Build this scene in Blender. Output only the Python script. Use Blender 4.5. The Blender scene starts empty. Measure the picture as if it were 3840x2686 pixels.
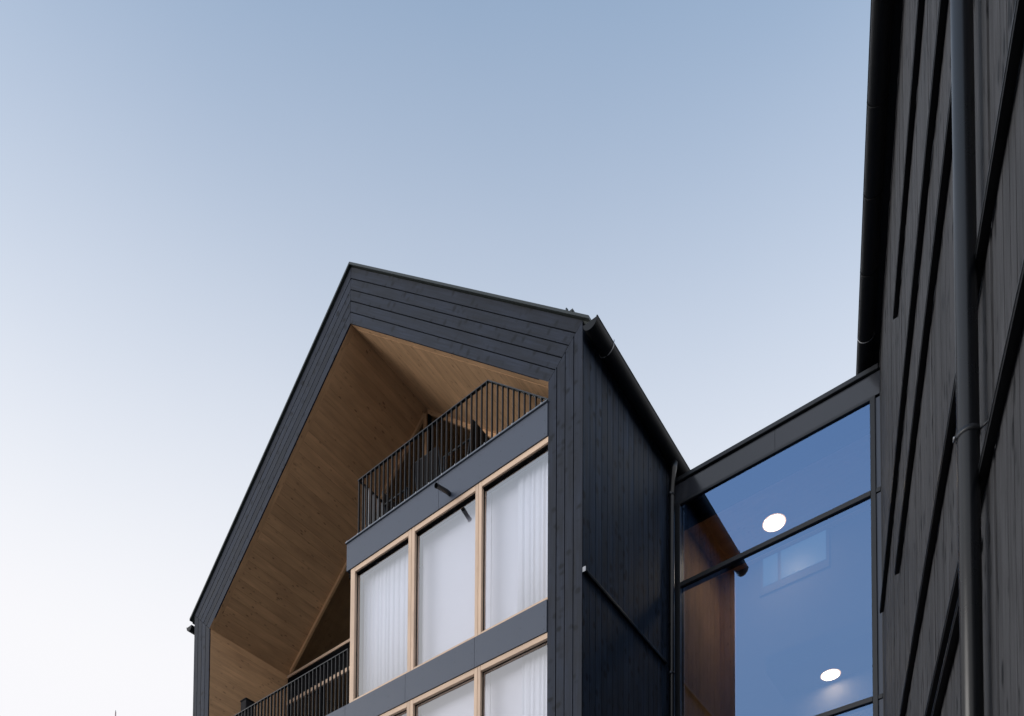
import bpy, bmesh, math, random
from mathutils import Matrix, Vector
random.seed(7)
R = math.radians
scene = bpy.context.scene
COL = scene.collection

# ------------------------------------------------------------------ camera
YAW, PITCH, ROLL = 0.6483, 0.0344, 0.0055
fw = Vector((-math.sin(YAW)*math.cos(PITCH), math.cos(YAW)*math.cos(PITCH), math.sin(PITCH)))
rt = Vector((math.cos(YAW), math.sin(YAW), 0)); up = rt.cross(fw)
r2 = rt*math.cos(ROLL)+up*math.sin(ROLL); u2 = up*math.cos(ROLL)-rt*math.sin(ROLL)
cd = bpy.data.cameras.new('camera'); cam = bpy.data.objects.new('camera', cd); COL.objects.link(cam)
cam.matrix_world = Matrix(((r2.x, u2.x, -fw.x, 5.8653), (r2.y, u2.y, -fw.y, -9.2829), (r2.z, u2.z, -fw.z, 1.6), (0, 0, 0, 1)))
cd.sensor_width = 36; cd.lens = 27.892; cd.shift_x = -0.001; cd.shift_y = 0.7715
cd.clip_start = 0.05; cd.clip_end = 5000
cd.dof.use_dof = True; cd.dof.focus_distance = 13.0; cd.dof.aperture_fstop = 5.6
scene.camera = cam

# ------------------------------------------------------------------ sky, sun, exposure
SUN_AZ, SUN_EL = R(-140), R(4)      # azimuth clockwise from +Y
SKY_K, HAZE, HAZE_Z = 1.5, (2.17, 2.16, 2.23), (.51, 1.0)
w = bpy.data.worlds.new('World'); scene.world = w; w.use_nodes = True
nt = w.node_tree; nt.nodes.clear()
sky = nt.nodes.new('ShaderNodeTexSky'); sky.sky_type = 'NISHITA'; sky.sun_disc = False
sky.sun_elevation = SUN_EL; sky.sun_rotation = SUN_AZ
sky.air_density = 1.0; sky.dust_density = 1.0; sky.ozone_density = 2.0; sky.altitude = 300
bg = nt.nodes.new('ShaderNodeBackground'); bg.inputs[1].default_value = 0.15
wo = nt.nodes.new('ShaderNodeOutputWorld')
# evening haze: one even veil over the whole dome, thickening to white from high up down to the horizon
tcw = nt.nodes.new('ShaderNodeTexCoord'); sx = nt.nodes.new('ShaderNodeSeparateXYZ'); nt.links.new(tcw.outputs['Generated'], sx.inputs[0])
nz = nt.nodes.new('ShaderNodeTexNoise'); nz.inputs['Scale'].default_value = 1.6; nz.inputs['Detail'].default_value = 5; nt.links.new(tcw.outputs['Generated'], nz.inputs[0])
na = nt.nodes.new('ShaderNodeMath'); na.operation = 'MULTIPLY_ADD'; na.inputs[1].default_value = .05; nt.links.new(nz.outputs[0], na.inputs[0]); nt.links.new(sx.outputs[2], na.inputs[2])
mr = nt.nodes.new('ShaderNodeMapRange'); mr.interpolation_type = 'SMOOTHSTEP'; nt.links.new(na.outputs[0], mr.inputs[0])
mr.inputs[1].default_value = HAZE_Z[0]; mr.inputs[2].default_value = HAZE_Z[1]; mr.inputs[3].default_value = 1; mr.inputs[4].default_value = 0
nm = nt.nodes.new('ShaderNodeVectorMath'); nm.operation = 'SCALE'; nm.inputs['Scale'].default_value = SKY_K; nt.links.new(sky.outputs[0], nm.inputs[0])
sa = nt.nodes.new('ShaderNodeMix'); sa.data_type = 'RGBA'; nt.links.new(mr.outputs[0], sa.inputs['Factor']); nt.links.new(nm.outputs[0], sa.inputs['A']); sa.inputs['B'].default_value = (*HAZE, 1)
nt.links.new(sa.outputs['Result'], bg.inputs[0]); nt.links.new(bg.outputs[0], wo.inputs[0])
sd = bpy.data.lights.new('sun', 'SUN'); sd.energy = 0.85; sd.angle = R(40); sd.color = (1, .96, .92)
sun = bpy.data.objects.new('sun', sd); COL.objects.link(sun)
sdir = Vector((math.sin(SUN_AZ)*math.cos(SUN_EL), math.cos(SUN_AZ)*math.cos(SUN_EL), math.sin(SUN_EL)))
sun.rotation_euler = sdir.to_track_quat('Z', 'Y').to_euler(); sun.location = sdir*80
vs = scene.view_settings
vs.view_transform = 'Standard'; vs.look = 'None'; vs.gamma = 1; vs.use_curve_mapping = False; vs.exposure = 1.55
scene.render.engine = 'CYCLES'
scene.cycles.max_bounces = 6; scene.cycles.diffuse_bounces = 3; scene.cycles.glossy_bounces = 4; scene.cycles.transparent_max_bounces = 8

# ------------------------------------------------------------------ materials
def mat(name):
    m = bpy.data.materials.new(name); m.use_nodes = True
    n = m.node_tree.nodes; b = n['Principled BSDF']
    return m, n, m.node_tree.links, b
def wood(name, base, dark, rough=.7, var=.16, grain=.35, knots=.5, knot_scale=2.2, knot_size=.24, patch=1, fine=1, aspect=2.3, clump=(.30, .52), bump=.15, spec=.3):
    """board timber: local x of every board runs along the grain"""
    m, n, l, b = mat(name)
    tc = n.new('ShaderNodeTexCoord'); oi = n.new('ShaderNodeObjectInfo')
    off = n.new('ShaderNodeVectorMath'); off.operation = 'MULTIPLY_ADD'
    l.new(oi.outputs['Random'], off.inputs[0]); off.inputs[1].default_value = (97, 61, 43); l.new(tc.outputs['Object'], off.inputs[2])
    mp = n.new('ShaderNodeMapping'); mp.inputs['Scale'].default_value = (.9*fine, 26*fine, 26*fine); l.new(off.outputs[0], mp.inputs[0])
    g1 = n.new('ShaderNodeTexNoise'); g1.inputs['Scale'].default_value = 1.6; g1.inputs['Detail'].default_value = 6; l.new(mp.outputs[0], g1.inputs[0])
    mp2 = n.new('ShaderNodeMapping'); mp2.inputs['Scale'].default_value = (.8, 3.5, 3.5); l.new(off.outputs[0], mp2.inputs[0])
    g2 = n.new('ShaderNodeTexNoise'); g2.inputs['Scale'].default_value = 2.; g2.inputs['Detail'].default_value = 4; l.new(mp2.outputs[0], g2.inputs[0])
    # knots
    mp3 = n.new('ShaderNodeMapping'); mp3.inputs['Scale'].default_value = (knot_scale, knot_scale*aspect, knot_scale*aspect)
    wb = n.new('ShaderNodeTexNoise'); wb.inputs['Scale'].default_value = 9; wb.inputs['Detail'].default_value = 3; l.new(off.outputs[0], wb.inputs[0])
    wa = n.new('ShaderNodeVectorMath'); wa.operation = 'MULTIPLY_ADD'; l.new(wb.outputs['Color'], wa.inputs[0]); wa.inputs[1].default_value = (.07, .05, .05); l.new(off.outputs[0], wa.inputs[2]); l.new(wa.outputs[0], mp3.inputs[0])
    vo = n.new('ShaderNodeTexVoronoi'); vo.inputs['Scale'].default_value = 1.6; l.new(mp3.outputs[0], vo.inputs['Vector'])
    kr = n.new('ShaderNodeMapRange'); kr.inputs[1].default_value = knot_size*.5; kr.inputs[2].default_value = knot_size; kr.inputs[3].default_value = 1; kr.inputs[4].default_value = 0
    l.new(vo.outputs['Distance'], kr.inputs[0])
    kk = n.new('ShaderNodeMath'); kk.operation = 'MULTIPLY'; l.new(kr.outputs[0], kk.inputs[0])
    nk = n.new('ShaderNodeTexNoise'); nk.inputs['Scale'].default_value = 1.3; nk.inputs['Detail'].default_value = 2; l.new(off.outputs[0], nk.inputs[0])
    mk = n.new('ShaderNodeMapRange'); mk.inputs[1].default_value = clump[0]; mk.inputs[2].default_value = clump[1]; mk.inputs[3].default_value = 0; mk.inputs[4].default_value = knots; l.new(nk.outputs[0], mk.inputs[0]); l.new(mk.outputs[0], kk.inputs[1])
    # value = 1 + grain*(g1-.5)+.. 
    a1 = n.new('ShaderNodeMath'); a1.operation = 'MULTIPLY_ADD'; l.new(g1.outputs[0], a1.inputs[0]); a1.inputs[1].default_value = grain*2; a1.inputs[2].default_value = 1-grain
    a2 = n.new('ShaderNodeMath'); a2.operation = 'MULTIPLY_ADD'; l.new(g2.outputs[0], a2.inputs[0]); a2.inputs[1].default_value = grain*3.2*patch; a2.inputs[2].default_value = 1-grain*1.6*patch
    a3 = n.new('ShaderNodeMath'); a3.operation = 'MULTIPLY'; l.new(a1.outputs[0], a3.inputs[0]); l.new(a2.outputs[0], a3.inputs[1])
    a4 = n.new('ShaderNodeMath'); a4.operation = 'MULTIPLY_ADD'; l.new(oi.outputs['Random'], a4.inputs[0]); a4.inputs[1].default_value = 2*var; a4.inputs[2].default_value = 1-var
    a5 = n.new('ShaderNodeMath'); a5.operation = 'MULTIPLY'; l.new(a3.outputs[0], a5.inputs[0]); l.new(a4.outputs[0], a5.inputs[1])
    hs = n.new('ShaderNodeVectorMath'); hs.operation = 'SCALE'; hs.inputs[0].default_value = base; l.new(a5.outputs[0], hs.inputs['Scale'])
    mx = n.new('ShaderNodeMix'); mx.data_type = 'RGBA'; l.new(kk.outputs[0], mx.inputs['Factor']); l.new(hs.outputs[0], mx.inputs['A']); mx.inputs['B'].default_value = (*dark, 1)
    l.new(mx.outputs['Result'], b.inputs['Base Color'])
    rr = n.new('ShaderNodeMath'); rr.operation = 'MULTIPLY_ADD'; l.new(g2.outputs[0], rr.inputs[0]); rr.inputs[1].default_value = .3; rr.inputs[2].default_value = rough-.15
    l.new(rr.outputs[0], b.inputs['Roughness']); b.inputs['Specular IOR Level'].default_value = spec
    bp = n.new('ShaderNodeBump'); bp.inputs['Strength'].default_value = bump; bp.inputs['Distance'].default_value = .01
    l.new(g1.outputs[0], bp.inputs['Height']); l.new(bp.outputs[0], b.inputs['Normal'])
    return m
def paint(name, col, rough=.5, metal=0, spec=.5, var=.1, scale=3):
    m, n, l, b = mat(name)
    tc = n.new('ShaderNodeTexCoord'); no = n.new('ShaderNodeTexNoise'); no.inputs['Scale'].default_value = scale; no.inputs['Detail'].default_value = 6
    l.new(tc.outputs['Object'], no.inputs[0])
    a = n.new('ShaderNodeMath'); a.operation = 'MULTIPLY_ADD'; l.new(no.outputs[0], a.inputs[0]); a.inputs[1].default_value = 2*var; a.inputs[2].default_value = 1-var
    hs = n.new('ShaderNodeVectorMath'); hs.operation = 'SCALE'; hs.inputs[0].default_value = col; l.new(a.outputs[0], hs.inputs['Scale'])
    l.new(hs.outputs[0], b.inputs['Base Color'])
    r = n.new('ShaderNodeMath'); r.operation = 'MULTIPLY_ADD'; l.new(no.outputs[0], r.inputs[0]); r.inputs[1].default_value = .2; r.inputs[2].default_value = rough-.1
    l.new(r.outputs[0], b.inputs['Roughness'])
    b.inputs['Metallic'].default_value = metal; b.inputs['Specular IOR Level'].default_value = spec
    return m
def glass(name, refl, tint, rcol=(1, 1, 1), ior=1.5):
    """coated insulating glass: mirror reflection over clear transmission"""
    m, n, l, b = mat(name); n.remove(b); out = n['Material Output']
    tr = n.new('ShaderNodeBsdfTransparent'); tr.inputs[0].default_value = (*tint, 1)
    gl = n.new('ShaderNodeBsdfGlossy'); gl.inputs['Roughness'].default_value = 0.0; gl.inputs[0].default_value = (*rcol, 1)
    fr = n.new('ShaderNodeFresnel'); fr.inputs[0].default_value = ior
    ad = n.new('ShaderNodeMath'); ad.operation = 'ADD'; ad.use_clamp = True; ad.inputs[1].default_value = refl; l.new(fr.outputs[0], ad.inputs[0])
    ge = n.new('ShaderNodeNewGeometry'); fb = n.new('ShaderNodeMath'); fb.operation = 'SUBTRACT'; fb.inputs[0].default_value = 1; l.new(ge.outputs['Backfacing'], fb.inputs[1])
    ml = n.new('ShaderNodeMath'); ml.operation = 'MULTIPLY'; l.new(ad.outputs[0], ml.inputs[0]); l.new(fb.outputs[0], ml.inputs[1]); ad = ml   # outer faces only: the box is one thin pane
    mx = n.new('ShaderNodeMixShader'); l.new(ad.outputs[0], mx.inputs[0]); l.new(tr.outputs[0], mx.inputs[1]); l.new(gl.outputs[0], mx.inputs[2])
    l.new(mx.outputs[0], out.inputs[0])
    return m
def emit(name, col, s, base=.8):
    m, n, l, b = mat(name)
    b.inputs['Base Color'].default_value = (base, base, base, 1); b.inputs['Emission Color'].default_value = (*col, 1); b.inputs['Emission Strength'].default_value = s
    return m
M = dict(
    stain=wood('stained boards', (.018, .023, .036), (.004, .006, .010), grain=.6, knots=.85, knot_size=.34, knot_scale=4.2, aspect=.75, var=.24, rough=.66, spec=.26),
    stain_side=wood('stained side boards', (.019, .030, .052), (.004, .006, .011), grain=.65, knots=.9, knot_size=.34, knot_scale=2.6, aspect=1.6, var=.28, rough=.66, spec=.28),
    char=wood('charred boards', (.060, .061, .066), (.007, .008, .010), grain=.8, patch=.35, fine=1.7, knots=.95, knot_size=.30, knot_scale=2.0, aspect=3, var=.14, rough=.75, bump=.6, spec=.2),
    clt=wood('laminated timber', (.56, .345, .19), (.09, .045, .022), grain=.22, knots=.6, knot_scale=3.2, knot_size=.21, clump=(.36, .58), var=.07, rough=.7, bump=.05),
    larch=wood('window timber', (.69, .51, .375), (.32, .18, .1), grain=.14, knots=.15, var=.05, rough=.55, bump=.05),
    panel=paint('fibre cement panel', (.064, .080, .115), .5, 0, .45, .07, 5),
    metal=paint('dark sheet metal', (.006, .007, .009), .55, 0, .28, .12, 3),
    pipe=paint('painted pipe metal', (.003, .004, .006), .3, 0, .45, .12, 3),
    steel=paint('black steel', (.018, .020, .024), .45, 0, .5, .1, 5),
    cap=paint('parapet sheet metal', (.16, .18, .21), .38, .6, .5, .12, 6),
    zinc=paint('galvanised metal', (.34, .35, .37), .42, .6, .5, .12, 8),
    dark=paint('shadow backing', (.004, .004, .005), .9, 0, .05),
    black=paint('black fabric', (.014, .014, .016), .8, 0, .2),
    alu=paint('dark aluminium', (.022, .025, .030), .42, .2, .5, .08, 5),
    fascia=paint('dark enamelled fascia', (.040, .044, .055), .16, 0, .55, .06, 2),
    cloth=paint('white curtain cloth', (.84, .85, .92), .9, 0, .1, .03),
    blind=paint('pale blind fabric', (.86, .86, .93), .9, 0, .1, .03),
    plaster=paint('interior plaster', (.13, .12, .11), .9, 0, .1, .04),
    stone=paint('courtyard paving', (.21, .20, .19), .85, 0, .3, .2, .8),
    roof=paint('roof sheet', (.020, .027, .026), .5, 0, .5, .15, 2),
    gw=glass('window glass', .27, (.93, .94, .96)),
    gl=glass('link glass', .35, (.68, .69, .72), (.30, .53, .97)),
    gd=glass('dark gable glass', .06, (.7, .7, .66)),
    lamp=emit('lamp diffuser', (1, .82, .58), 28),
    edge_glow=emit('lamp rim', (1, .58, .28), 1.1),  # warm light falloff of the lamp put in as a glowing ring
    pale=emit('daylit pane', (.30, .62, .85), .10, .04),
    pole=paint('pale red pole', (.42, .30, .29), .5),
)

# ------------------------------------------------------------------ building helpers
WM = {}
def link(o, parent, Mw):
    COL.objects.link(o)
    if parent is not None:
        o.parent = parent; o.matrix_parent_inverse = WM[parent.name].inverted()
    o.matrix_basis = Mw; WM[o.name] = Mw.copy()
    return o
def thing(name, label, cat, loc=(0, 0, 0), group=None):
    o = bpy.data.objects.new(name, None); o.empty_display_size = .2
    link(o, None, Matrix.Translation(loc)); return tag(o, label, cat, group)
def tag(o, label, cat, group=None):
    o['label'] = label; o['category'] = cat
    if group: o['group'] = group
    return o
def mesh(name, verts, faces, m, parent=None, Mw=None, smooth=False):
    me = bpy.data.meshes.new(name); me.from_pydata([tuple(v) for v in verts], [], faces); me.update()
    me.materials.append(M[m])
    if smooth:
        for p in me.polygons: p.use_smooth = True
    return link(bpy.data.objects.new(name, me), parent, Mw or Matrix.Identity(4))
def frame_m(o, ex, ey):
    ex = Vector(ex).normalized(); ey = Vector(ey); ey = (ey-ex*ey.dot(ex)).normalized(); ez = ex.cross(ey)
    return Matrix(((ex.x, ey.x, ez.x, o[0]), (ex.y, ey.y, ez.y, o[1]), (ex.z, ey.z, ez.z, o[2]), (0, 0, 0, 1)))
def prism(name, pts, dvec, m, parent=None, along=None, bev=0.0):
    """solid from a planar outline (world points) pushed along dvec; local x follows `along`"""
    pts = [Vector(p) for p in pts]; d = Vector(dvec)
    ex = Vector(along) if along is not None else pts[1]-pts[0]
    o = sum(pts, Vector())/len(pts)
    ey = d.cross(ex)
    if ey.length < 1e-5: ey = pts[1]-pts[0]
    Mw = frame_m(o, ex, ey); inv = Mw.inverted(); n = len(pts)
    bm = bmesh.new()
    a = [bm.verts.new(inv @ p) for p in pts]; b = [bm.verts.new(inv @ (p+d)) for p in pts]
    bm.faces.new(a); bm.faces.new(b[::-1])
    for i in range(n): bm.faces.new((a[i], b[i], b[(i+1) % n], a[(i+1) % n]))
    bmesh.ops.recalc_face_normals(bm, faces=bm.faces)
    if bev: bmesh.ops.bevel(bm, geom=bm.edges[:], offset=bev, segments=1, affect='EDGES')
    me = bpy.data.meshes.new(name); bm.to_mesh(me); bm.free(); me.materials.append(M[m])
    return link(bpy.data.objects.new(name, me), parent, Mw)
def box(name, lo, hi, m, parent=None, along='x', bev=0.0):
    (x0, y0, z0), (x1, y1, z1) = lo, hi
    ax = dict(x=(1, 0, 0), y=(0, 1, 0), z=(0, 0, 1))[along]
    return prism(name, [(x0, y0, z0), (x1, y0, z0), (x1, y0, z1), (x0, y0, z1)], (0, y1-y0, 0), m, parent, ax, bev)
def boxes(name, lst, m, parent=None):
    """several boxes of one part (a frame) in a single mesh"""
    V, F = [], []
    for (x0, y0, z0), (x1, y1, z1) in lst:
        k = len(V)
        V += [(x0, y0, z0), (x1, y0, z0), (x1, y1, z0), (x0, y1, z0), (x0, y0, z1), (x1, y0, z1), (x1, y1, z1), (x0, y1, z1)]
        F += [tuple(k+i for i in f) for f in ((0, 3, 2, 1), (4, 5, 6, 7), (0, 1, 5, 4), (1, 2, 6, 5), (2, 3, 7, 6), (3, 0, 4, 7))]
    return mesh(name, V, F, m, parent)
def tube(name, path, rad, m, parent=None, seg=16, cap=True):
    V, F = [], []; path = [Vector(p) for p in path]
    rads = rad if isinstance(rad, (list, tuple)) else [rad]*len(path)
    t0 = (path[1]-path[0]).normalized(); ref = Vector((0, 0, 1)) if abs(t0.z) < .9 else Vector((1, 0, 0))
    for i, p in enumerate(path):
        t = (path[min(i+1, len(path)-1)]-path[max(i-1, 0)]).normalized()
        x = t.cross(ref).normalized(); y = t.cross(x)
        for k in range(seg):
            a = 2*math.pi*k/seg; V.append(p+(x*math.cos(a)+y*math.sin(a))*rads[i])
    for i in range(len(path)-1):
        for k in range(seg):
            j = (k+1) % seg; F.append((i*seg+k, i*seg+j, (i+1)*seg+j, (i+1)*seg+k))
    if cap: F += [tuple(range(seg))[::-1], tuple(range((len(path)-1)*seg, len(path)*seg))]
    o = mesh(name, V, F, m, parent, smooth=True)
    return o
def gutter(name, c0, c1, out, r, m, parent, seg=14):
    """half-round channel with a thickness and a rolled front edge; out = horizontal unit vector away from the wall"""
    c0, c1, out = Vector(c0), Vector(c1), Vector(out); V, F = [], []; Z = Vector((0, 0, 1))
    prof = [(math.cos(math.pi+math.pi*k/seg)*r, math.sin(math.pi+math.pi*k/seg)*r) for k in range(seg+1)]
    prof += [(r+.012*math.cos(a)-.004, .006+.012*math.sin(a)) for a in (0, 1.2, 2.4, 3.6)]
    prof += [(math.cos(2*math.pi-math.pi*k/seg)*(r-.004), math.sin(2*math.pi-math.pi*k/seg)*(r-.004)) for k in range(seg+1)]
    n = len(prof)
    for c in (c0, c1):
        V += [c+out*a+Z*b for a, b in prof]
    for k in range(n): F.append((k, (k+1) % n, n+(k+1) % n, n+k))
    o = mesh(name, V, F, m, parent)
    for c, s in ((c0, 0), (c1, 0)):
        V2 = [c+out*a+Z*b for a, b in prof[:seg+1]]; mesh('end_cap', V2, [tuple(range(seg+1))], m, o)
    return o

# ------------------------------------------------------------------ the setting
g = mesh('ground', [(-900, -900, 0), (900, -900, 0), (900, 900, 0), (-900, 900, 0)], [(0, 1, 2, 3)], 'stone'); g['kind'] = 'structure'

# ------------------------------------------------------------------ gabled house
W2, ZE, ZA, ZI, ZAI, T, D = 5.0, 13.83, 18.194, 13.286, 17.128, .5904, 2.03
XL = -10.0
H = thing('gabled_house', 'dark timber gabled house with open loggia, large windows and railed terrace', 'house', (-5, 5, 0))
def mirror_x(p): return (XL-p[0],)+tuple(p[1:])
GAP = .007
def lerp(a, b, t): return tuple(a[i]+(b[i]-a[i])*t for i in range(len(a)))
BT = .025
for side in (0, 1):
    fx = (lambda p: p) if side == 0 else mirror_x
    # pillar boards
    for i in range(4):
        xa, xb = -T*i/4-(GAP if i else 0), -T*(i+1)/4+(GAP if i < 3 else 0)
        za, zb = [ZE+(ZI-ZE)*(-x/T)-.004 for x in (xa, xb)]
        dy = random.uniform(-.002, .002)
        prism('pillar_board', [fx(p) for p in ((xa, dy, 0), (xa, dy, za), (xb, dy, zb), (xb, dy, 0))], (0, BT, 0), 'stain', H, (0, 0, 1))
    # rake boards
    for k in range(5):
        t0, t1 = k/5+(.010 if k else 0), (k+1)/5-(.010 if k < 4 else 0)
        me, mi = (0, 0, ZE), (-T, 0, ZI); re, ri = (-W2+.004, 0, ZA), (-W2+.004, 0, ZAI)
        dy = random.uniform(-.002, .002)
        P = [lerp(me, mi, t0), lerp(re, ri, t0), lerp(re, ri, t1), lerp(me, mi, t1)]
        P = [fx((p[0], dy, p[2]+(.004 if i in (0, 3) else 0))) for i, p in enumerate(P)]
        prism('rake_board', P, (0, BT, 0), 'stain', H, Vector(P[1])-Vector(P[0]))
    # frame core behind the boards
    y0 = BT+.004
    prism('frame_core', [fx(p) for p in ((-.03, y0, 0), (-.03, y0, ZE-.04), (-W2, y0, ZA-.04), (-W2, y0, ZAI+.03), (-T+.02, y0, ZI+.03), (-T+.02, y0, 0))], (0, .10, 0), 'dark', H)
    # roof slab and verge
    sl = (ZA-ZE)/W2
    def rz(x, h): return ZE+sl*(-x)+h
    e = .12
    prism('roof_slab', [fx((x, .02, rz(x, h))) for x, h in ((e, .02), (-W2, .02), (-W2, -.12), (-.03, -.12), (-.03, -.02), (e, -.02))], (0, 13, 0), 'roof', H)
    prism('verge_flashing', [fx((x, -.045, rz(x, h))) for x, h in ((e+.01, .068), (-W2, .068), (-W2, .022), (e+.01, .022))], (0, .16, 0), 'roof', H)
    prism('roof_sheet', [fx((x, .12, rz(x, h))) for x, h in ((e+.03, .06), (-W2, .06), (-W2, .024), (e+.03, .024))], (0, 12.8, 0), 'roof', H)
    # laminated soffit, boards running into the loggia
    nb = 30
    a, b = Vector((-T, 0, ZI)), Vector((-W2, 0, ZAI))
    nrm = Vector((-(b-a).z, 0, (b-a).x)).normalized()
    if nrm.z < 0: nrm = -nrm
    for i in range(nb):
        p, q = a.lerp(b, (i+.006)/nb), a.lerp(b, (i+.994)/nb)
        h = random.uniform(0, .0015)
        prism('soffit_board', [fx((v.x+nrm.x*h, .128, v.z+nrm.z*h)) for v in (p, q)]+[fx((v.x+nrm.x*.04, .128, v.z+nrm.z*.04)) for v in (q, p)], (0, D+.1-.128, 0), 'clt', H, (0, 1, 0))
    prism('soffit_edge', [fx(tuple(a+nrm*.003)), fx(tuple(b+nrm*.003)), fx(tuple(b+nrm*.05)), fx(tuple(a+nrm*.05))], (0, .13, 0), 'clt', H)
    for e_ in (-1,):
        pass
    # inner wall of the loggia, horizontal boards
    z = 9.98; i = 0
    while z < ZI:
        z1 = min(z+.185, ZI+.01)
        x = -T-random.uniform(0, .0015)
        box('wall_board', *( ((x, .03, z+.0012), (-T+.05, D+.1, z1-.0012)) if side == 0 else ((XL+T-.05, .03, z+.0012), (XL-x, D+.1, z1-.0012)) ), 'clt', H, 'y')
        z = z1
# outer side walls
y = .028; k = 0
while y < 9:
    wd = .18 if k == 0 else .1645
    if y < 2.84:
        box('side_board', (-.026, y+.0065, 0), (random.uniform(-.002, .002), min(y+wd-.0065, 2.85), 13.72), 'stain_side', H, 'z')
    y += wd; k += 1
box('side_wall_core', (-.12, .15, 0), (-.03, 2.86, 13.72), 'dark', H)
box('side_wall_core', (-.12, 2.86, 0), (-.02, 12.9, 13.72), 'dark', H)
box('side_wall_core', (-10, .15, 0), (-9.9, 12.9, 13.72), 'dark', H)
box('rear_wall', (-9.9, 12.7, 0), (-.1, 12.8, 13.7), 'dark', H)
# eave gutters
gu = gutter('gutter', (.15, -.04, 13.69), (.15, 12.8, 13.69), (1, 0, 0), .118, 'metal', H)
for yy in (.42, 1.35, 2.28):
    P = [Vector((.15+.124*math.cos(a), yy, 13.69+.124*math.sin(a))) for a in [math.pi+math.pi*k/10 for k in range(11)]]+[Vector((.268, yy+.015, 13.75))]
    if yy < 1: tube('gutter_bracket', P, .006, 'zinc', gu, 6)
gl2 = gutter('gutter', (-10.15, -.04, 13.62), (-10.15, 12.8, 13.62), (-1, 0, 0), .1, 'metal', H)
box('eave_board', (-.02, .03, 13.73), (.035, 12.8, 13.80), 'metal', H)
box('eave_board', (-10.035, .03, 13.60), (-9.98, 12.8, 13.80), 'metal', H)
# small roof hook on the verge
tube('roof_hook', [(-.255, .0, 14.10), (-.265, .0, 14.16), (-.28, .0, 14.20)], [.022, .02, .012], 'roof', H, 8)
box('roof_hook', (-.24, -.03, 14.06), (-.15, .03, 14.09), 'roof', H)
# downpipe with swan neck
dp = tube('downpipe', [(.15, 2.62, 13.58), (.15, 2.62, 13.47), (.14, 2.62, 13.40), (.105, 2.66, 13.22), (.095, 2.665, 13.14), (.095, 2.665, 12.9), (.095, 2.665, 6), (.095, 2.665, .1)], [.075, .058, .052, .052, .052, .052, .052, .052], 'pipe', H, 20)
for z in (13.08, 10.0, 7.0):
    tube('pipe_clamp', [(.095, 2.665, z-.016), (.095, 2.665, z+.016)], .0565, 'metal', dp, 20)
    box('clamp_bolt', (.10, 2.585, z-.012), (.118, 2.62, z+.012), 'zinc', dp)
# horizontal drip fin on the side wall
fin = prism('drip_fin', [(0.002, .02, 10.165), (.05, .02, 10.15), (.052, .02, 10.185), (0.002, .02, 10.20)], (0, 2.57, 0), 'metal', H, (0, 1, 0))
prism('fin_lip_sheen', [(.0525, .02, 10.172), (.056, .02, 10.172), (.056, .02, 10.186), (.0525, .02, 10.186)], (0, 2.57, 0), 'alu', fin, (0, 1, 0))  # lighter strip: sky reflection on the fin edge put into its tone
box('fin_end', (.002, .008, 10.14), (.056, .019, 10.21), 'zinc', fin)

# window bay: parapet panels, posts, windows
def screws(name, x0, x1, z0, z1, parent, dx=.42):
    V, F = [], []
    n = max(2, int(round((x1-x0)/dx))+1)
    for i in range(n):
        x = x0+.05+(x1-x0-.1)*i/(n-1)
        for z in (z0+.05, (z0+z1)/2, z1-.08):
            k = len(V); r = .007
            V += [(x+r*math.cos(a), -.0195, z+r*math.sin(a)) for a in [j*math.pi/3 for j in range(6)]]
            F.append(tuple(range(k, k+6))[::-1])
    o = mesh(name, V, F, 'steel', parent); o['kind'] = 'stuff'
BY = -.018
def panel(x0, x1, z0, z1):
    p = box('facade_panel', (x0+.003, BY, z0), (x1-.003, .03, z1), 'panel', H)
    screws('screw_heads', x0, x1, z0, z1, p)
panel(-4.994, -2.752, 12.466, 12.965); panel(-2.752, -.5904, 12.466, 12.965)
box('parapet_core', (-4.985, .034, 12.36), (-.5, .16, 12.95), 'dark', H)
capf = box('parapet_cap', (-5.01, -.045, 12.968), (-.591, .2, 12.995), 'cap', H, bev=.004)
for i in range(16):
    x = -4.93+i*.285+random.uniform(-.04, .04)
    box('cap_clip', (x-.008, -.05, 12.966), (x+.008, -.043, 12.998), 'zinc', capf)
for x0, x1 in ((-9.41, -7.2), (-7.2, -4.984), (-4.984, -3.476), (-3.476, -1.964), (-1.964, -.5904)): panel(x0, x1, 9.516, 9.9975)
box('floor_edge', (-9.41, .034, 9.50), (-.5, .16, 9.97), 'dark', H)
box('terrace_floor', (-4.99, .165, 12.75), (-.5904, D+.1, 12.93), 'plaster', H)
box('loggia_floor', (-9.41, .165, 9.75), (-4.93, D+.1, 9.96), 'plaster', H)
box('lower_storeys', (-9.41, .5, 0), (-.55, D, 6.6), 'dark', H)
COLS = ((-4.90, -4.785, -3.453, -3.376), (-3.376, -3.306, -1.982, -1.915), (-1.915, -1.852, -.53, -.48))
curt = {}
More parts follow.
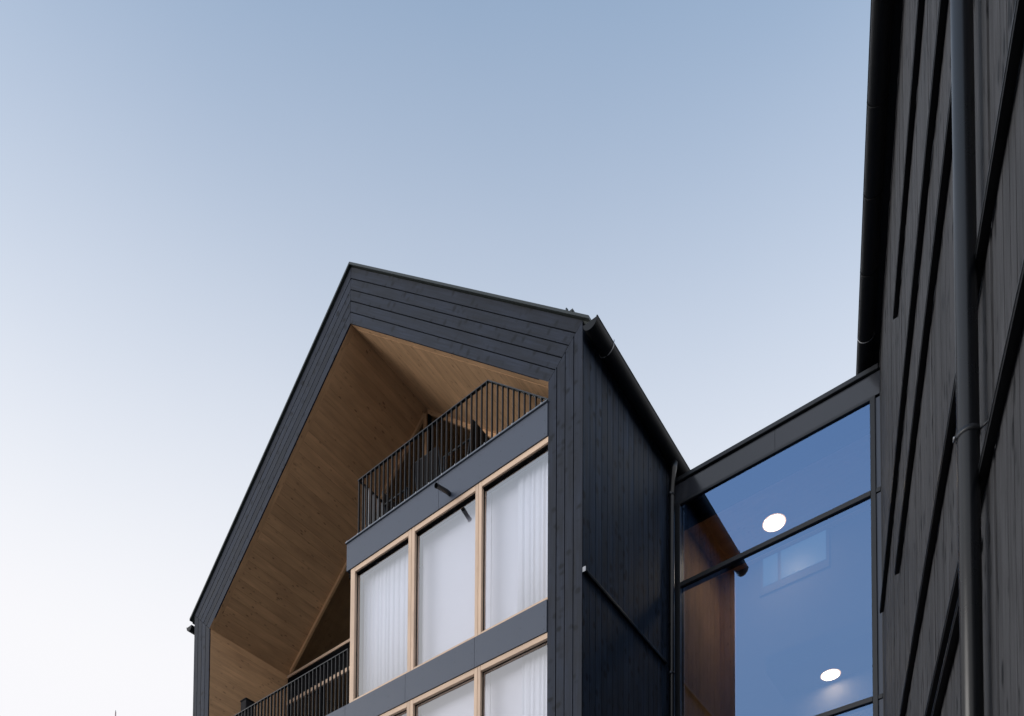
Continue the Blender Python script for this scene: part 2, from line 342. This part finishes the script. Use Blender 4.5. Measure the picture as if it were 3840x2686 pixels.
for row, dz in ((0, 0), (1, -2.95)):
    zt, zb = 12.38+dz, 9.9975+dz+.002
    for c, (a, b, cc, d) in enumerate(COLS):
        win = thing('window', '', 'x')
        del win['label'], win['category']
        win.parent = H; win.matrix_parent_inverse = WM[H.name].inverted(); 
        win.matrix_basis = Matrix.Translation(((a+d)/2, 0, zb)); WM[win.name] = win.matrix_basis.copy()
        zh = 12.464+dz
        g_ = .0022
        box('jamb', (a+g_, 0, zb), (b, .11, zh), 'larch', win, 'z', .003)
        box('jamb', (cc, 0, zb), (d-g_, .11, zh), 'larch', win, 'z', .003)
        box('head', (b+.001, .001, zt), (cc-.001, .11, zh), 'larch', win, 'x', .003)
        box('sill', (b+.001, .001, zb), (cc-.001, .11, zb+.045), 'larch', win, 'x', .003)
        # dark glazing gasket and pane
        boxes('glazing_bead', [((b, .052, zb+.045), (b+.012, .062, zt)), ((cc-.012, .052, zb+.045), (cc, .062, zt)), ((b+.0125, .052, zt-.012), (cc-.0125, .062, zt)), ((b+.0125, .052, zb+.0455), (cc-.0125, .062, zb+.057))], 'dark', win)
        box('pane', (b+.001, .064, zb+.046), (cc-.001, .072, zt-.001), 'gw', win)
box('bay_side_wall', (-4.90, .115, 6.6), (-4.86, D, 12.36), 'plaster', H)
box('bay_rear_wall', (-4.855, .62, 6.6), (-.5, .66, 12.36), 'blind', H)
box('bay_floor', (-4.855, .115, 9.6), (-.5, .615, 9.95), 'plaster', H)

# spout through the parapet
sp = tube('rain_spout', [(-2.525, .02, 12.61), (-2.50, -.06, 12.575), (-2.485, -.13, 12.545), (-2.50, -.35, 12.49)], .034, 'steel', H, 18, cap=False)
tube('spout_lip', [(-2.4985, -.335, 12.4935), (-2.50, -.353, 12.489)], .0375, 'alu', sp, 18, cap=False)

# glazed gable wall at the back of the loggia and terrace
GY = D
zr = lambda x: ZAI-abs(x+5)*(ZAI-ZI)/(5-T)
box('gable_transom', (-9.405, GY-.03, 13.215), (-5.07, GY+.03, 13.275), 'larch', H, 'x')
box('gable_beam', (-9.405, GY-.01, 12.68), (-5.07, GY+.06, 13.21), 'dark', H)
box('gable_rail', (-9.405, GY-.03, 12.575), (-5.07, GY+.03, 12.66), 'larch', H, 'x')
for x in (-9.36, -8.2, -7.0, -5.9): box('gable_post', (x-.04, GY-.03, 9.96), (x+.04, GY+.03, 12.57), 'dark', H, 'z')
box('gable_post', (-5.06, GY-.04, 12.93), (-4.97, GY+.03, 17.02), 'clt', H, 'z')
box('gable_post', (-4.955, GY-.02, 12.93), (-4.90, GY+.03, 16.98), 'dark', H, 'z')
for s in (0, 1):
    fx = (lambda p: p) if s == 0 else mirror_x
    P = [(-T-.1, GY-.035, ZI+.086), (-W2+.05, GY-.035, ZAI-.045), (-W2+.05, GY-.035, ZAI-.14), (-T-.1, GY-.035, ZI-.01)]
    prism('gable_trim', [fx(p) for p in P], (0, .06, 0), 'clt', H, Vector(fx(P[1]))-Vector(fx(P[0])))
prism('gable_pane', [(-9.38, GY+.01, 13.285), (-9.38, GY+.01, 13.29), (-5.065, GY+.01, 17.03), (-5.065, GY+.01, 13.285)], (0, .01, 0), 'gd', H)
prism('gable_pane', [(-4.89, GY+.01, 12.93), (-4.89, GY+.01, 16.95), (-.62, GY+.01, 13.26), (-.62, GY+.01, 12.93)], (0, .01, 0), 'gd', H)
box('gable_pane', (-9.36, GY+.01, 9.97), (-5.07, GY+.02, 12.57), 'gd', H)
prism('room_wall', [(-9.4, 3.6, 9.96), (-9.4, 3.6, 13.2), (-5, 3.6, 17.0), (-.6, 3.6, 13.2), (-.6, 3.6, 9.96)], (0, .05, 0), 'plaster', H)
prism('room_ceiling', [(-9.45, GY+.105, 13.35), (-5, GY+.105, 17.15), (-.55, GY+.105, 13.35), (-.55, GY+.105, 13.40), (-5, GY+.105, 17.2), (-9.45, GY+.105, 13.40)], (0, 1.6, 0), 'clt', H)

# railings: flat bars
def part_empty(name, loc):
    o = bpy.data.objects.new(name, None); o.empty_display_size = .2
    return link(o, H, Matrix.Translation(loc))
ra = part_empty('terrace_railing', (-4.74, 0, 12.99))
YB, DB = .015, .04
ztop = lambda x: min(14.06, 13.08+(-.63-x)*.873)
n = 40
xs = [-4.735+i*.1053 for i in range(n)]
xk = -.63-(14.06-13.08)/.873
prism('handrail', [(-4.76, YB-.003, 14.06), (xk, YB-.003, 14.06), (-.6, YB-.003, 14.06-(xk*-1-.6)*.873), (-.6, YB-.003, 14.06-(xk*-1-.6)*.873-.02), (xk-.006, YB-.003, 14.045), (-4.76, YB-.003, 14.045)], (0, DB+.006, 0), 'steel', ra, (1, 0, 0))
for x in xs:
    if x > -.62: continue
    box('baluster', (x-.005, YB, 12.997), (x+.005, YB+DB, ztop(x)-.016), 'steel', ra, 'z')
box('bottom_rail', (-4.74, YB+.004, 13.04), (-.6, YB+DB-.004, 13.052), 'steel', ra)
# return of the terrace railing
box('handrail', (-4.76, YB+DB+.005, 14.045), (-4.715, D-.05, 14.06), 'steel', ra, 'y')
box('railing_post', (-4.765, .235, 12.97), (-4.705, .285, 14.044), 'zinc', ra, 'z')
for i in range(17):
    yy = .16+i*.107
    if abs(yy-.26) < .05: continue
    box('baluster', (-4.757, yy-.005, 12.94), (-4.717, yy+.005, 14.044), 'steel', ra, 'z')
rb = part_empty('loggia_railing', (-7.2, 0, 9.99))
YB2 = .03
box('handrail', (-9.41, YB2-.003, 11.055), (-4.985, YB2+.043, 11.07), 'steel', rb)
for i in range(42):
    x = -5.0-i*.1072
    if x < -9.4: break
    box('baluster', (x-.005, YB2, 9.985), (x+.005, YB2+.04, 11.0545), 'steel', rb, 'z')
box('bottom_rail', (-9.41, YB2+.004, 10.03), (-4.99, YB2+.036, 10.042), 'steel', rb)

# ------------------------------------------------------------------ curtains behind the bay windows
def curtain(x0, x1, z0, z1, label, amp=.009, n=None, y=.24, m='cloth'):
    n = n or int((x1-x0)/.012); V, F = [], []; ph = random.uniform(0, 6)
    for i in range(n+1):
        t = i/n; x = x0+(x1-x0)*t
        w_ = amp*(math.sin(x*58+ph+1.3*math.sin(x*9+ph))+.5*math.sin(x*97+2*ph))
        for z, k in ((z0, 1.15), ((z0+z1)/2, 1), (z1, .75)):
            V.append((x, y+w_*k, z))
    for i in range(n):
        for j in range(2):
            F.append((i*3+j, (i+1)*3+j, (i+1)*3+j+1, i*3+j+1))
    o = mesh('curtain', V, F, m, None, smooth=True)
    md = o.modifiers.new('thickness', 'SOLIDIFY'); md.thickness = .003
    return tag(o, label, 'curtain', 'white curtains behind the bay windows')
curtain(-4.80, -3.42, 9.96, 12.72, 'sheer white curtain filling the left upper bay window beside the loggia')
curtain(-1.33, -.50, 9.96, 12.72, 'white pleated curtain at the right half of the upper window beside the dark pillar')
curtain(-1.22, -.50, 6.9, 9.58, 'white pleated curtain at the right of the lower window beside the dark pillar')
curtain(-4.80, -3.42, 6.9, 9.58, 'white curtain in the left lower window cut off by the bottom edge')
def blind(x0, x1, z0, z1, label):
    o = box('roller_blind', (x0, .30, z0), (x1, .305, z1), 'blind'); tag(o, label, 'blind', 'pale blinds behind the bay windows')
blind(-3.40, -1.90, 9.96, 12.72, 'plain pale blind behind the middle upper bay window under the spout')
blind(-1.89, -.5, 9.96, 12.72, 'plain pale blind behind the right upper bay window, left of its curtain')
blind(-3.40, -1.90, 6.9, 9.58, 'plain pale blind behind the middle lower bay window')
blind(-1.89, -.5, 6.9, 9.58, 'plain pale blind behind the right lower bay window')

# ------------------------------------------------------------------ terrace furniture
def armchair(loc, rz, label):
    t = thing('armchair', label, 'chair', loc, 'black armchairs on the terrace')
    Mr = Matrix.Translation(loc) @ Matrix.Rotation(rz, 4, 'Z')
    def P(*a): return [tuple(Mr @ Vector(p)) for p in a]
    prism('seat', P((-.26, -.25, .40), (.26, -.25, .40), (.26, .27, .37), (-.26, .27, .37)), (0, 0, .045), 'black', t)
    b = P((-.26, .25, .40), (.26, .25, .40), (.26, .36, .93), (-.26, .36, .93))
    d = Mr.to_3x3() @ Vector((0, .03, 0)); prism('backrest', b, d, 'black', t)
    for s in (-1, 1):
        tube('leg', P((.28*s, -.26, 0), (.28*s, -.25, .66)), .013, 'steel', t, 8)
        tube('leg', P((.28*s, .33, 0), (.28*s, .27, .42), (.28*s, .37, .94)), .013, 'steel', t, 8)
        tube('armrest', P((.28*s, -.27, .665), (.28*s, .30, .66)), .017, 'alu', t, 8)
    tube('back_frame', P((-.28, .375, .94), (.28, .375, .94)), .013, 'alu', t, 8)
    return t
FZ = 12.93
armchair((-2.62, .52, FZ), -R(90), 'black armchair on the terrace nearest the dark pillar, turned sideways')
armchair((-3.30, .62, FZ), R(180), 'black armchair in the middle of the terrace with its back to the railing')
armchair((-4.05, .58, FZ), R(90), 'black armchair on the terrace nearest the railing corner')
tb = thing('low_table', 'small dark table between the terrace armchairs', 'table', (-3.3, 1.3, FZ))
tube('table_top', [(-3.3, 1.3, FZ+.68), (-3.3, 1.3, FZ+.71)], .38, 'black', tb, 28)
tube('pedestal', [(-3.3, 1.3, FZ+.02), (-3.3, 1.3, FZ+.68)], .035, 'steel', tb, 12)
tube('base', [(-3.3, 1.3, FZ), (-3.3, 1.3, FZ+.02)], .22, 'steel', tb, 24)
bx_ = thing('storage_box', 'dark upright box behind the lower loggia railing near the timber wall', 'box', (-8.74, .55, 9.96))
box('body', (-8.86, .42, 9.96), (-8.66, .62, 11.68), 'black', bx_, bev=.01)
box('lid', (-8.87, .41, 11.683), (-8.65, .63, 11.71), 'black', bx_, bev=.006)

# ------------------------------------------------------------------ glazed link between the houses
GYL = 2.853
XR = 3.335
L = thing('glazed_link', 'glass walled connecting building with dark metal frames and flat roof', 'building', (1.7, 4, 0))
for x0, x1 in ((.02, 1.79), (1.79, XR)): box('fascia_panel', (x0+.002, GYL-.02, 13.045), (x1-.002, GYL+.06, 13.385), 'fascia', L)
box('roof_edge', (0.005, GYL-.06, 13.40), (XR-.02, GYL+.3, 13.475), 'alu', L, bev=.006)
box('roof_slab', (0.005, GYL+.065, 13.2), (XR-.02, 5.4, 13.395), 'dark', L)
box('head_rail', (.05, GYL-.03, 13.005), (3.262, GYL+.08, 13.043), 'alu', L)
for x0, x1 in ((.005, .045), (.06, .175), (3.19, 3.26)):
    box('mullion', (x0, GYL-.035, 0), (x1, GYL+.12, 13.003), 'alu', L, 'z', .003)
box('mullion', (3.325, GYL-.02, 0), (3.36, GYL+.1, 13.2), 'alu', L, 'z')
for z in (11.565, 8.495):
    box('transom', (.177, GYL-.035, z), (3.188, GYL+.12, z+.075), 'alu', L, 'x', .003)
    box('transom', (3.262, GYL-.03, z+.005), (3.324, GYL+.1, z+.07), 'alu', L, 'x', .003)
for z0, z1 in ((11.642, 13.003), (8.572, 11.563), (5.5, 8.493)):
    box('glass_pane', (.178, GYL, z0), (3.187, GYL+.02, z1), 'gl', L)
    box('side_panel', (3.262, GYL-.012, z0), (3.324, GYL+.03, z1), 'panel', L)
# inside
box('ceiling', (0.0, GYL+.3, 13.12), (3.3, 5.3, 13.195), 'clt', L)
box('bulkhead', (.01, GYL+.16, 12.78), (3.3, GYL+.28, 13.19), 'dark', L)
box('rear_wall', (0.0, 5.0, 0), (3.3, 5.06, 13.3), 'plaster', L)
box('timber_filler', (.0015, 4.93, 0), (.30, 4.998, 13.115), 'clt', L, 'z')  # added timber: warms the dark strip at the end of the mirrored wall
box('timber_wall', (-.015, GYL+.13, 0), (.0, 5.3, 13.19), 'clt', L, 'z')
box('gallery', (1.2, 4.05, 10.33), (3.0, 4.99, 10.6), 'plaster', L)
wn = box('rear_window', (.78, 4.97, 12.42), (2.02, 4.998, 13.11), 'plaster', L)
box('rear_pane', (.84, 4.962, 12.56), (1.11, 4.968, 13.09), 'pale', wn)
box('rear_pane', (1.17, 4.962, 12.56), (1.97, 4.968, 13.09), 'pale', wn)
for (x, y, z, r, lb) in ((1.29, 4.26, 13.119, .198, 'round lit ceiling lamp higher up behind the link glass, above the middle bar'),
                        (2.09, 4.74, 10.329, .165, 'round lit ceiling lamp lower down behind the link glass, near the bottom bar')):
    t = thing('ceiling_lamp', lb, 'lamp', (x, y, z), 'round ceiling lamps in the link')
    tube('housing', [(x, y, z-.001), (x, y, z-.03)], r+.012, 'alu', t, 40)
    tube('diffuser', [(x, y, z-.033), (x, y, z-.038)], r-.026, 'lamp', t, 40)
    tube('falloff_ring', [(x, y, z-.0305), (x, y, z-.0345)], r, 'edge_glow', t, 40)  # added ring that imitates the warm falloff around the diffuser

# ------------------------------------------------------------------ right-hand clad building
ANG = .2748
Q0 = Vector((3.329, 2.853, 0)); F = Vector((math.sin(ANG), -math.cos(ANG), 0)); N = Vector((-math.cos(ANG), -math.sin(ANG), 0))
def wp(s, off, z): p = Q0+F*s+N*off; return (p.x, p.y, z)
B = thing('clad_building', 'near dark timber clad building with downpipe along the right edge', 'building', wp(5, -3, 0))
ZT = 13.75
s = -2.6
while s < 11.4:
    wd = random.choice((.118, .138, .138, .158))
    e0 = s+.0025; e1 = s+wd-.0025
    if s < 7.75 < s+wd+.02:
        wd = 7.74-s; e1 = 7.73; 
    off = random.uniform(-.003, .003)
    prism('wall_board', [wp(e0, off, 0), wp(e1, off, 0), wp(e1, off, ZT), wp(e0, off, ZT)], tuple(-N*.028), 'char', B, (0, 0, 1))
    s += wd
    if abs(s-7.74) < 1e-6: s = 7.765
prism('wall_core', [wp(-2.6, -.032, 0), wp(11.5, -.032, 0), wp(11.5, -.032, ZT), wp(-2.6, -.032, ZT)], tuple(-N*5), 'dark', B)
prism('eave_soffit', [wp(-2.6, -.2, ZT+.003), wp(11.5, -.2, ZT+.003), wp(11.5, .17, ZT+.003), wp(-2.6, .17, ZT+.003)], (0, 0, .05), 'metal', B)
g3 = gutter('gutter', wp(-.8, .20, 13.70), wp(11.5, .20, 13.70), tuple(N), .105, 'metal', B)
for sv in (.3, 1.2, 2.1, 3.0, 3.9, 4.8):
    tube('gutter_bracket', [wp(sv, .20+.11*math.cos(a), 13.70+.11*math.sin(a)) for a in [math.pi+math.pi*k/10 for k in range(11)]], .006, 'zinc' if sv < .4 else 'metal', g3, 6)
for s0, s1, z in ((2.75, 11, 11.35), (.22, 11, 9.65), (2.62, 11, 8.47), (-.0, 11, 6.585), (.5, 11, 5.39), (.5, 7.4, 5.16)):
    f_ = prism('drip_fin', [wp(s0, .003, z-.02), wp(s0, .053, z-.035), wp(s0, .055, z), wp(s0, .003, z+.018)], tuple(F*(s1-s0)), 'metal', B, tuple(F))
    prism('fin_lip_sheen', [wp(s0, .0555, z-.010), wp(s0, .058, z-.010), wp(s0, .058, z+.001), wp(s0, .0555, z+.001)], tuple(F*(s1-s0)), 'alu', f_, tuple(F))  # lip lighter than its fin, imitating sky sheen along the edge
pr = .055
rp = tube('downpipe', [wp(7.60, .095, 0.1), wp(7.60, .095, 5), wp(7.60, .095, 9), wp(7.60, .095, 13.4), wp(7.60, .19, 13.62)], pr, 'pipe', B, 24)
for z in (5.62, 8.6, 2.6):
    tube('pipe_clamp', [wp(7.60, .095, z-.014), wp(7.60, .095, z+.014)], pr+.004, 'steel', rp, 24)
    box_c = wp(7.60, .095+pr+.012, z)
    tube('clamp_bolt', [wp(7.585, .095+pr+.010, z), wp(7.615, .095+pr+.012, z)], .007, 'zinc', rp, 8)
    tube('clamp_arm', [wp(7.61, .05, z), wp(7.665, .003, z)], .006, 'steel', rp, 6)

# ------------------------------------------------------------------ far pole
fp = thing('pole', 'thin pale pole tip rising in the bright sky at the bottom left', 'pole', (-14.0, .26, 0))
tube('shaft', [(-14.0, .26, 0), (-14.0, .26, 8), (-14.0, .26, 13.2)], [.05, .03, .014], 'pole', fp, 10)
tube('tip', [(-14.0, .26, 13.201), (-14.0, .26, 13.26)], [.014, .004], 'zinc', fp, 8)
